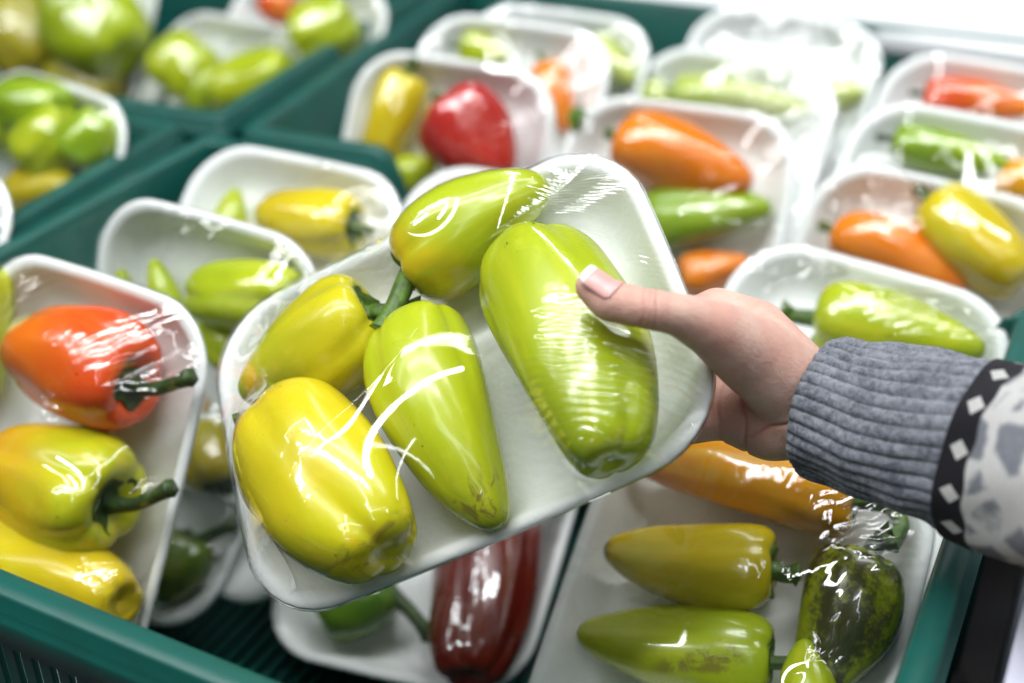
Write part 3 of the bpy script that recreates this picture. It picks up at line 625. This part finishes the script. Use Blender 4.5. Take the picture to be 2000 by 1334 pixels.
def make_pepper(tray_M, h, t, rad, prof, lobes, key, stem, label, seed):
    rng = np.random.default_rng(seed)
    h, t = Vector(h), Vector(t); ax = (t-h); length = ax.length
    # the ends of the axis are the visible ends: shoulders included
    q = ax.to_track_quat('Z', 'Y')
    M = tray_M @ Matrix.Translation(h) @ q.to_matrix().to_4x4()
    rings, ph = pepper_arrays(length, rad, prof, lobes, rng)
    V, Fc = loft(rings)
    body = link('bell_pepper', mesh('bell_pepper', V, [f[::-1] for f in Fc]), pepper_mat(key, length))
    body.matrix_world = M
    tag(body, label, 'pepper', 'peppers wrapped in the foam packs')
    # calyx: a lobed cap that follows the shoulder
    pr = crom(PROF[prof], 60); top = pr[:22]
    n = 36; th = np.linspace(0, 2*np.pi, n, endpoint=False)
    rc = min(.0145, rad*.54)
    k0 = rng.uniform(0, 6)
    lobe = .78+.30*np.abs(np.cos(2.5*th+k0))**1.5 + .05*np.sin(7*th+k0)
    dark = key in ('green_m', 'olive', 'yellow_d', 'green', 'darkred_shaded', 'mottled', 'orangered', 'yolkgreen', 'olivey', 'lime_d')
    rg = []
    for f, lift in ((.0, .0), (.25, .0), (.5, .0), (.75, .0002), (.95, .0006), (1.0, .0010)):
        r = rc*f*lobe
        z = np.interp(r/rad, top[:, 0], top[:, 1])*length - .0009 - lift*(1+.8*np.sin(5*th+k0))
        rg.append(np.column_stack([r*np.cos(th), r*np.sin(th), z]))
    for f in (1.0, .6):
        r = rc*f*lobe*.99
        z = np.interp(r/rad, top[:, 0], top[:, 1])*length + .0008
        rg.append(np.column_stack([r*np.cos(th), r*np.sin(th), z]))
    Vc, Fq = loft(rg)
    link('calyx', mesh('calyx', Vc, Fq), STEM_D if dark else STEM, body)
    # stem
    Ti = (Matrix.Translation(h) @ q.to_matrix().to_4x4()).inverted()
    pts = [Vector((0, 0, length*.075))]
    if stem:
        pts += [Ti @ Vector(p) for p in stem]
        if len(stem) == 1: pts.insert(1, (pts[0]+pts[-1])/2+Vector((0, 0, -.001)))
    else:
        b = Vector((rng.uniform(-.3, .3), rng.uniform(-.3, .3), -1)).normalized()
        pts += [Vector((0, 0, -.004)), Vector((0, 0, -.004)) + b*.010]
    path = crom([tuple(p) for p in pts], 22)
    s = np.linspace(0, 1, 22); sr = min(.0040, rad*.16)*(1.3 if stem and rad < .03 else 1.0)
    rad_s = sr*(1.55*np.exp(-s/.12)+.85+.35*np.clip((s-.75)/.25, 0, 1)**2)
    path += .0004*np.sin(np.outer(s*9+seed, [1, 1.3, .7]))
    Vs, Fs = tube(path, rad_s, 15, 5, .10)
    link('stem', mesh('stem', Vs, Fs), STEM_D if dark else STEM, body)
    Mi = tray_M.inverted() @ M
    out = []
    for W_, F_ in ((V, Fc), (Vs, Fs)):
        A = np.asarray(W_) @ np.array(Mi.to_3x3()).T + np.array(Mi.translation)
        out.append((A, F_))
    return out

def upsample(Z, shape):
    a = np.linspace(0, Z.shape[0]-1, shape[0]); b = np.linspace(0, Z.shape[1]-1, shape[1])
    i = np.clip(a.astype(int), 0, Z.shape[0]-2); j = np.clip(b.astype(int), 0, Z.shape[1]-2)
    fa = (a-i)[:, None]; fb = (b-j)[None]
    return (Z[i][:, j]*(1-fa)*(1-fb)+Z[i+1][:, j]*fa*(1-fb)+Z[i][:, j+1]*(1-fa)*fb+Z[i+1][:, j+1]*fa*fb)

def film_mesh(W, L, solids, nx, ny, patches, seed, sub=1):
    rng = np.random.default_rng(seed)
    V = []; Fc = []; off = 0
    for A, F_ in solids:
        V += [tuple(v) for v in A]; Fc += [tuple(i+off for i in f) for f in F_]; off = len(V)
    bvh = BVHTree.FromPolygons(V, Fc) if V else None
    P = rrect(W/2+.0006, L/2+.0006, .038, 40, .022)
    ang = np.arctan2(P[:, 1], P[:, 0]); o = np.argsort(ang); ang = ang[o]; rr = np.linalg.norm(P, axis=1)[o]
    ang = np.r_[ang[-1]-2*np.pi, ang, ang[0]+2*np.pi]; rr = np.r_[rr[-1], rr, rr[0]]
    def grid(nx, ny):
        s, t = np.meshgrid(np.linspace(-1, 1, nx), np.linspace(-1, 1, ny), indexing='ij')
        m = np.maximum(np.abs(s), np.abs(t)); mm = np.where(m == 0, 1, m)
        qx, qy = s/mm*W/2, t/mm*L/2
        a = np.arctan2(qy, qx); r = np.interp(a, ang, rr)
        return m*r*np.cos(a), m*r*np.sin(a), m
    gx, gy = nx//sub, ny//sub
    X, Y, m = grid(gx, gy)
    ob = np.full((gx, gy), -.0195)
    ob[m > .965] = .0006
    if bvh:
        down = Vector((0, 0, -1))
        for i in range(gx):
            for j in range(gy):
                hit = bvh.ray_cast(Vector((X[i, j], Y[i, j], .3)), down, .32)
                if hit[0] is not None and hit[0].z > ob[i, j]-.0007: ob[i, j] = hit[0].z+.0007
    ob[0], ob[-1], ob[:, 0], ob[:, -1] = .0006, .0006, .0006, .0006
    # taut membrane over the obstacle, coarse to fine
    H = None
    for f in (8, 4, 2, 1):
        sh = (max(8, gx//f), max(8, gy//f))
        O = upsample(ob, sh) if f > 1 else ob
        H = np.maximum(O, .0006) if H is None else np.maximum(upsample(H, sh), O)
        dx, dy = W/sh[0], L/sh[1]; wx, wy = 1/dx**2, 1/dy**2
        for _ in range(260):
            A = (wx*(H[:-2, 1:-1]+H[2:, 1:-1])+wy*(H[1:-1, :-2]+H[1:-1, 2:]))/(2*(wx+wy))
            H[1:-1, 1:-1] = np.maximum(A, O[1:-1, 1:-1])
            H[0], H[-1], H[:, 0], H[:, -1] = .0006, .0006, .0006, .0006
    free = H-ob
    if sub > 1:
        H = upsample(H, (nx, ny)); free = upsample(free, (nx, ny)); X, Y, m = grid(nx, ny)
    # gathers and creases
    edge = np.clip((1-m)/.04, 0, 1)
    W_ = np.zeros_like(H); CR = np.zeros_like(H)
    for (cx, cy, dx, dy, ra, rc, lam, amp) in patches:
        u = (X-cx)*dx+(Y-cy)*dy; v = -(X-cx)*dy+(Y-cy)*dx
        k = rng.uniform(0, 6.28, 6)
        wob = .55*np.sin(u/ra*2.1+k[0])+.8*np.sin(v/rc*2.3+k[1])+.45*np.sin(u/ra*5+v/rc*3+k[2])+.3*np.sin(u/ra*11-v/rc*4+k[3])
        ragged = .75+.35*np.sin(v/lam*1.9+k[4])*np.sin(v/lam*.83+k[5])
        msk = np.exp(-((np.abs(u)/(ra*ragged))**3.0)-((np.abs(v)/rc)**2.6))
        ph = 2*np.pi*v/lam+wob*2.2
        rid = (1-np.abs(np.sin(ph/2)))**1.5 + .5*np.sin(2.3*ph+k[1]*3)*.35
        if lam > .0034: rid = 1.5*(.5+.5*np.cos(ph))**1.3
        CR += amp*msk*(.35+.65*np.clip(rid, 0, 1))
        W_ += amp*lam*.15*msk*rid
    H = H+W_*edge
    CR = np.clip(CR, 0, 1)*edge
    # short gathers all round the rim
    a = np.arctan2(Y, X); per = np.unwrap(a, axis=0)
    H = H+.00022*np.exp(-((1-m)/.09)**2)*edge*np.sin(a*46+3*np.sin(a*5+seed))*(.4+.6*np.sin(a*7+seed*2)**2)
    verts = np.column_stack([X.ravel(), Y.ravel(), H.ravel()])
    idx = np.arange(nx*ny).reshape(nx, ny)
    q = np.stack([idx[:-1, :-1], idx[1:, :-1], idx[1:, 1:], idx[:-1, 1:]], -1).reshape(-1, 4)
    # skirt down the outside of the rim
    loop = np.r_[idx[:-1, 0], idx[-1, :-1], idx[:0:-1, -1], idx[0, :0:-1]]
    base = verts[loop]; n = len(loop); nv = len(verts)
    k1 = base.copy(); k1[:, :2] *= 1+.0008/np.linalg.norm(base[:, :2], axis=1)[:, None]; k1[:, 2] = -.0022
    k2 = base.copy(); k2[:, :2] *= 1-.0085/np.linalg.norm(base[:, :2], axis=1)[:, None]; k2[:, 2] = -.0115
    k3 = base.copy(); k3[:, :2] *= 1-.0225/np.linalg.norm(base[:, :2], axis=1)[:, None]; k3[:, 2] = -DEPTH-.0045
    verts = np.vstack([verts, k1, k2, k3])
    r0 = loop; sk = []
    for lv in range(3):
        r1 = nv+lv*n+np.arange(n)
        sk.append(np.stack([r0, r1, np.roll(r1, -1), np.roll(r0, -1)], -1)); r0 = r1
    q = np.vstack([q]+sk)
    me = bpy.data.meshes.new('cling_film')
    me.vertices.add(len(verts)); me.vertices.foreach_set('co', verts.astype(np.float32).ravel())
    me.loops.add(q.size); me.loops.foreach_set('vertex_index', q.astype(np.int32).ravel())
    me.polygons.add(len(q)); me.polygons.foreach_set('loop_start', (np.arange(len(q))*4).astype(np.int32))
    at = me.attributes.new('crease', 'FLOAT', 'POINT')
    at.data.foreach_set('value', np.r_[CR.ravel(), np.zeros(len(verts)-CR.size)].astype(np.float32))
    me.update(calc_edges=True); me.validate()
    return me

def pack_matrix(loc, e):
    y, t, r = (R(v) for v in e)
    return Matrix.Translation(loc) @ Matrix.Rotation(y, 4, 'Z') @ Matrix.Rotation(t, 4, 'X') @ Matrix.Rotation(r, 4, 'Y')

TRAY = {}
seed = 11
for key, (loc, e, W) in PACKS.items():
    M = pack_matrix(loc, e); L = .225
    root = empty('wrapped_tray', M)
    tag(root, PACK_LABEL[key], 'food tray', 'wrapped foam trays of peppers')
    if W not in TRAY: TRAY[W] = tray_mesh(W, L)
    link('foam_tray', TRAY[W], FOAM, root)
    solids = []
    for (tr, h, t, rad, prof, lob, col, stem, lab) in PEPPERS:
        if tr == key:
            if lab not in SEEDS: seed += 1
            solids += make_pepper(M, h, t, rad, prof, lob, col, stem, lab, SEEDS.get(lab, seed))
    pat = [p[1:] for p in CREASES if p[0] == key]
    if key == 'HERO': me = film_mesh(W, L, solids, 396, 540, pat, 5, 2)
    elif key in ('T1', 'T6', 'T7', 'T3'): me = film_mesh(W, L, solids, 190, 260, pat, seed, 2)
    else: me = film_mesh(W, L, solids, 110, 150, pat, seed, 2)
    link('cling_film', me, FILM_H if key == 'HERO' else FILM, root)

# ------------------------------------------------------------------ the hand and its sleeve
def cones_mesh(chains):
    bm = bmesh.new()
    for pts in chains:
        for (x, y, z, r) in pts:
            bmesh.ops.create_icosphere(bm, subdivisions=3, radius=r, matrix=Matrix.Translation((x, y, z)))
        for a, b in zip(pts, pts[1:]):
            n = 7
            for k in range(1, n):
                f = k/n; c = [a[i]*(1-f)+b[i]*f for i in range(4)]
                bmesh.ops.create_icosphere(bm, subdivisions=3, radius=c[3], matrix=Matrix.Translation(c[:3]))
    me = bpy.data.meshes.new('person'); bm.to_mesh(me); bm.free()
    return me

def skin_mat():
    T = NT('skin'); o = T.obj()
    n1 = T.noise(o, 55, 3); n2 = T.noise(o, 260, 4, .6)
    c = T.mix(T.step(n1, .35, .68), (.70, .47, .385), (.64, .36, .29))
    c = T.mix(T.math('MULTIPLY', T.step(n2, .5, .75), .25), c, (.52, .24, .19))
    at = T.n('ShaderNodeAttribute', attribute_name='flush_shade')
    c = T.mix(T.math('MULTIPLY', at.outputs['Fac'], .65), c, (.56, .20, .15))
    v = T.n('ShaderNodeTexVoronoi', feature='DISTANCE_TO_EDGE'); T.l(T.mapping(o, (1, 1.3, .8)), v.inputs['Vector']); v.inputs['Scale'].default_value = 900
    fine = T.noise(T.mapping(o, (260, 900, 400), rot=(.3, .4, .8)), 1.0, 3)
    ln = T.noise(T.mapping(o, (60, 520, 300), rot=(.2, .5, .5)), 1.0, 2)
    c = T.mix(T.math('MULTIPLY', T.step(ln, .56, .72), .30), c, (.60, .28, .23))
    vein = T.noise(T.mapping(o, (30, 90, 60), rot=(.1, .2, .6)), 1.0, 2)
    c = T.mix(T.math('MULTIPLY', T.step(vein, .57, .68), .22), c, (.50, .36, .36))
    h = T.math('ADD', T.step(v.outputs['Distance'], .0, .12), T.math('MULTIPLY', fine, 1.4))
    T.bsdf(c, .46, T.bump(h, .4, .0008), Subsurface_Weight=.12, Subsurface_Radius=(.006, .0025, .0015), Subsurface_Scale=1.0, Specular_IOR_Level=.4)
    return T.m

tmp = link('person_tmp', cones_mesh(list(HAND.values())))
md = tmp.modifiers.new('r', 'REMESH'); md.mode = 'VOXEL'; md.voxel_size = .0015
md = tmp.modifiers.new('s', 'SMOOTH'); md.factor = .5; md.iterations = 14
md = tmp.modifiers.new('d', 'SUBSURF'); md.levels = 1; md.render_levels = 1
dg = bpy.context.evaluated_depsgraph_get()
pm = bpy.data.meshes.new_from_object(tmp.evaluated_get(dg))
bpy.data.objects.remove(tmp)
pm.name = 'person'
co = np.empty(len(pm.vertices)*3, np.float32); pm.vertices.foreach_get('co', co); co = co.reshape(-1, 3).astype(float)
no = np.empty(len(pm.vertices)*3, np.float32); pm.vertices.foreach_get('normal', no); no = no.reshape(-1, 3)
flush_shade = np.zeros(len(co))
TH = np.array(HAND['thumb'])
def crease(p, d, offs, w, amp, rad):
    global co, flush_shade
    p = np.array(p); d = np.array(d)/np.linalg.norm(d); q = co-p; s = q@d
    side = q-np.outer(s, d)
    m = np.exp(-(np.linalg.norm(q, axis=1)/rad)**4)
    wave = .0006*np.sin(side@np.array([310., 170., 240.]))
    for o_, a_ in offs:
        g_ = np.exp(-((s-o_+wave)/w)**2)*m
        co -= no*(amp*a_*g_)[:, None]
        flush_shade = flush_shade+.55*a_*g_  # crease lines painted darker too, as shading in the folds
ip = TH[2, :3]; ax_ = TH[3, :3]-TH[1, :3]
crease(ip, ax_, [(-.0022, 1), (.0, .7), (.0026, 1)], .00055, .0007, .0105)
crease(ip*.45+TH[3, :3]*.55, ax_, [(0, .5)], .0007, .0004, .010)
flush_shade += np.exp(-(np.linalg.norm(co-ip, axis=1)/.0105)**2)*.8
flush_shade += np.exp(-(np.linalg.norm(co-TH[0, :3], axis=1)/.009)**2)*.5
flush_shade += np.exp(-(np.linalg.norm(co-np.array(HAND['palm'][0][:3]), axis=1)/.03)**2)*.35
flush_shade += np.exp(-(np.linalg.norm(co-TH[4, :3]-np.array([0, 0, -.008]), axis=1)/.012)**2)*.5
# wrist and palm creases
w0 = np.array(HAND['palm'][1][:3])
crease(w0+np.array([.004, -.012, .012]), (.55, -.3, -.75), [(0, 1)], .0009, .0011, .022)
crease(np.array(HAND['palm'][0][:3])+np.array([.002, -.012, .003]), (1, -.3, .15), [(0, 1), (-.012, .6)], .0009, .0012, .024)
pm.vertices.foreach_set('co', co.astype(np.float32).ravel())
at = pm.attributes.new('flush_shade', 'FLOAT', 'POINT'); at.data.foreach_set('value', np.clip(flush_shade, 0, 1).astype(np.float32))
pm.update()
person = link('person', pm, skin_mat())
tag(person, 'person in grey knitted sweater reaching in, thumb on top of the held pack', 'person')

# thumb nail: a curved plate on the back of the thumb tip
def nail():
    a = TH[0, :3]-TH[1, :3]; a /= np.linalg.norm(a)
    upv = np.array([0, math.sin(R(31.1)), math.cos(R(31.1))]); fwv = np.array([0, math.cos(R(31.1)), -math.sin(R(31.1))])
    n = NAIL_UP*upv-NAIL_FW*fwv; n -= a*(n@a); n /= np.linalg.norm(n); s = np.cross(a, n)
    c0 = TH[1, :3]*.62+TH[0, :3]*.38
    bvh = BVHTree.FromPolygons([tuple(v) for v in co], [tuple(p.vertices) for p in pm.polygons])
    def patch(t0, t1, nt, lift):
        rows = []
        for i in range(nt):
            t = t0+(t1-t0)*i/(nt-1)
            wdt = 1.0 if t < .75 else math.sqrt(max(.02, 1-((t-.75)/.28)**2*.75))
            wdt *= 1 if t > .12 else (.72+.28*math.sqrt(max(0, t)/.12))
            row = []
            for j in range(13):
                u = (j/12*2-1)*wdt; ang = u*R(56)
                rad_ = .0078
                P = c0+a*(t*.0150-.0045)+(n*(math.cos(ang)-1)+s*math.sin(ang))*rad_
                org = P+n*.03
                hit = bvh.ray_cast(Vector(org), Vector(-n), .06)
                hz = ((np.array(hit[0])-c0)@n) if hit[0] is not None else -9
                base = .0076+(math.cos(ang)-1)*rad_*.9-.0016*max(0, t-.35)**2
                h = max(base, hz) if t < .8 else base
                row.append(c0+a*(t*.0150-.0045)+s*math.sin(ang)*rad_+n*(h+lift))
            rows.append(np.array(row))
        V, Fc = loft(rows, closed=False)
        return mesh('fingernail', V, Fc)
    T = NT('nail_plate'); o = T.obj(); n_ = T.noise(o, 300, 2)
    T.bsdf(T.mix(n_, (.60, .30, .28), (.66, .37, .35)), .36, Coat_Weight=.1)
    T2 = NT('nail_tip'); T2.bsdf((.74, .70, .66), .4, Coat_Weight=.05)
    o1 = link('fingernail', patch(0, .80, 16, .0005), T.m, person)
    md = o1.modifiers.new('t', 'SOLIDIFY'); md.thickness = .0005
    o2 = link('nail_edge', patch(.79, 1.0, 8, .00055), T2.m, o1)
    md = o2.modifiers.new('t', 'SOLIDIFY'); md.thickness = .0005
NAIL_UP, NAIL_FW = .80, .60
nail()

def knit_mat(kind):
    T = NT('knit_'+kind); uv = T.n('ShaderNodeUVMap'); u, v, _ = T.xyz(uv.outputs[0]); o = T.obj()
    hn = T.noise(o, 420, 4, .7); hl = T.noise(o, 90, 3, .6)
    heather = T.math('ADD', T.math('MULTIPLY', hn, .65), T.math('MULTIPLY', hl, .35))
    grey = T.mix(T.step(heather, .36, .64), (.100, .112, .145), (.335, .355, .410))
    # V stitches: two strands per column
    N = 168.0
    cu = T.math('FRACT', T.math('MULTIPLY', u, N)); tri = T.math('ABSOLUTE', T.math('SUBTRACT', cu, .5))
    row = T.math('FRACT', T.math('ADD', T.math('MULTIPLY', v, 520.0), T.math('MULTIPLY', tri, 1.3)))
    st = T.math('MULTIPLY', T.math('SINE', T.math('MULTIPLY', row, math.pi)), T.step(T.math('ABSOLUTE', T.math('SUBTRACT', tri, .25)), .26, .08))
    fuzz = T.noise(o, 1500, 3, .7)
    h = T.math('ADD', st, T.math('MULTIPLY', fuzz, .8))
    if kind == 'cuff':
        col = grey
    else:
        # black band with white lozenges, then off white with grey flecked motifs (v in metres past the cuff)
        K = 13.0
        fu = T.math('ABSOLUTE', T.math('SUBTRACT', T.math('FRACT', T.math('MULTIPLY', u, K)), .5))
        wig = T.math('MULTIPLY', T.math('SINE', T.math('MULTIPLY', u, 2*math.pi*K)), .0007)
        vv = T.math('ADD', T.math('SUBTRACT', v, V_BAND), wig)
        lo = T.math('ADD', T.math('MULTIPLY', fu, 3.9), T.math('MULTIPLY', T.math('ABSOLUTE', T.math('SUBTRACT', T.math('SUBTRACT', v, V_BAND), .0085)), 190.0))
        loz = T.step(lo, .98, .82)
        band = T.step(vv, .0152, .0138)
        cu_ = T.n('ShaderNodeCombineXYZ'); T.val(cu_.inputs[0], T.math('MULTIPLY', u, 15.0)); T.val(cu_.inputs[1], T.math('MULTIPLY', v, 64.0))
        vo = T.n('ShaderNodeTexVoronoi', feature='DISTANCE_TO_EDGE'); T.l(cu_.outputs[0], vo.inputs['Vector']); vo.inputs['Scale'].default_value = 1.0; vo.inputs['Randomness'].default_value = .75
        mot = T.step(T.math('ADD', vo.outputs['Distance'], T.math('MULTIPLY', T.math('SUBTRACT', hl, .5), .36)), .06, .20)
        white = T.mix(heather, (.62, .61, .60), (.80, .79, .77))
        gm = T.mix(heather, (.13, .14, .17), (.34, .35, .39))
        c2 = T.mix(mot, white, gm)
        blk = T.mix(T.math('MULTIPLY', loz, .95), (.012, .011, .016), (.72, .71, .69))
        col = T.mix(band, c2, blk)
    T.bsdf(col, .92, T.bump(h, .8, .0011), Sheen_Weight=(.25 if kind == 'cuff' else .08), Sheen_Roughness=.5, Specular_IOR_Level=.15)
    return T.m

V_BAND = .0
def sleeve():
    P = crom([p[:3] for p in SLEEVE], 260); Rr = crom([[p[3]] for p in SLEEVE], 260)[:, 0]
    d = np.r_[0, np.cumsum(np.linalg.norm(np.diff(P, axis=0), axis=1))]
    fwv = np.array([0, math.cos(R(31.1)), -math.sin(R(31.1))])
    T_ = np.gradient(P, axis=0); T_ /= np.linalg.norm(T_, axis=1)[:, None]
    n = 640; th = np.linspace(0, 2*np.pi, n, endpoint=False)
    NR = 36
    def ring(s, extra, ribs, taper=1.0, z=0.0):
        i = np.interp(s, d, np.arange(len(d))); lerp = lambda A: np.array([np.interp(i, np.arange(len(d)), A[:, k]) for k in range(3)])
        c, t = lerp(P), lerp(T_); t /= np.linalg.norm(t); r = float(np.interp(i, np.arange(len(d)), Rr))
        w = fwv-t*(fwv@t); w /= np.linalg.norm(w); u = np.cross(t, w)
        wobble = .0009*np.sin(3*th+s*60)+.0006*np.sin(7*th-s*110)
        rib = ribs*(np.abs(np.sin(NR*th/2+.8*np.sin(2*th)+.12*np.sin(s*90)))**.42-.68)
        rr = (r*taper+extra+wobble+rib)[:, None] if np.ndim(wobble) else r
        return c+u*np.cos(th)[:, None]*rr+w*np.sin(th)[:, None]*rr*.90
    def build(name, S, mat, parent, v0):
        rings = [ring(*s) for s in S]; V, Fc = loft(rings)
        me = mesh(name, V, Fc); uvl = me.uv_layers.new(name='UVMap')
        vi = np.empty(len(me.loops), np.int32); me.loops.foreach_get('vertex_index', vi)
        ri, ti = vi//n, (vi % n)/n
        lf = np.arange(len(vi)).reshape(-1, 4)
        ti2 = ti.reshape(-1, 4).copy(); wrap = (ti2.max(1)-ti2.min(1)) > .5
        ti2[wrap] = np.where(ti2[wrap] < .5, ti2[wrap]+1, ti2[wrap])
        sv = np.array([s[0] for s in S])-v0
        uvl.data.foreach_set('uv', np.column_stack([ti2.ravel(), sv[ri]]).astype(np.float32).ravel())
        return link(name, me, mat, parent)
    amp = .0024
    sb = S_BAND
    slv = build('sweater_sleeve', [(s, .0016, 0) for s in np.linspace(sb, d[-1], 60)], knit_mat('sleeve'), person, sb)
    S = [(.004, -.0022, amp*.7), (.001, -.0018, amp), (-.0004 if False else .0, -.0006, amp)] + [(s, .0003*math.sin(s*300), amp*(1-.35*(s/sb)**2)) for s in np.linspace(.0008, sb+.001, 90)]
    build('cuff', S, knit_mat('cuff'), slv, 0)
S_BAND = .0680
sleeve()
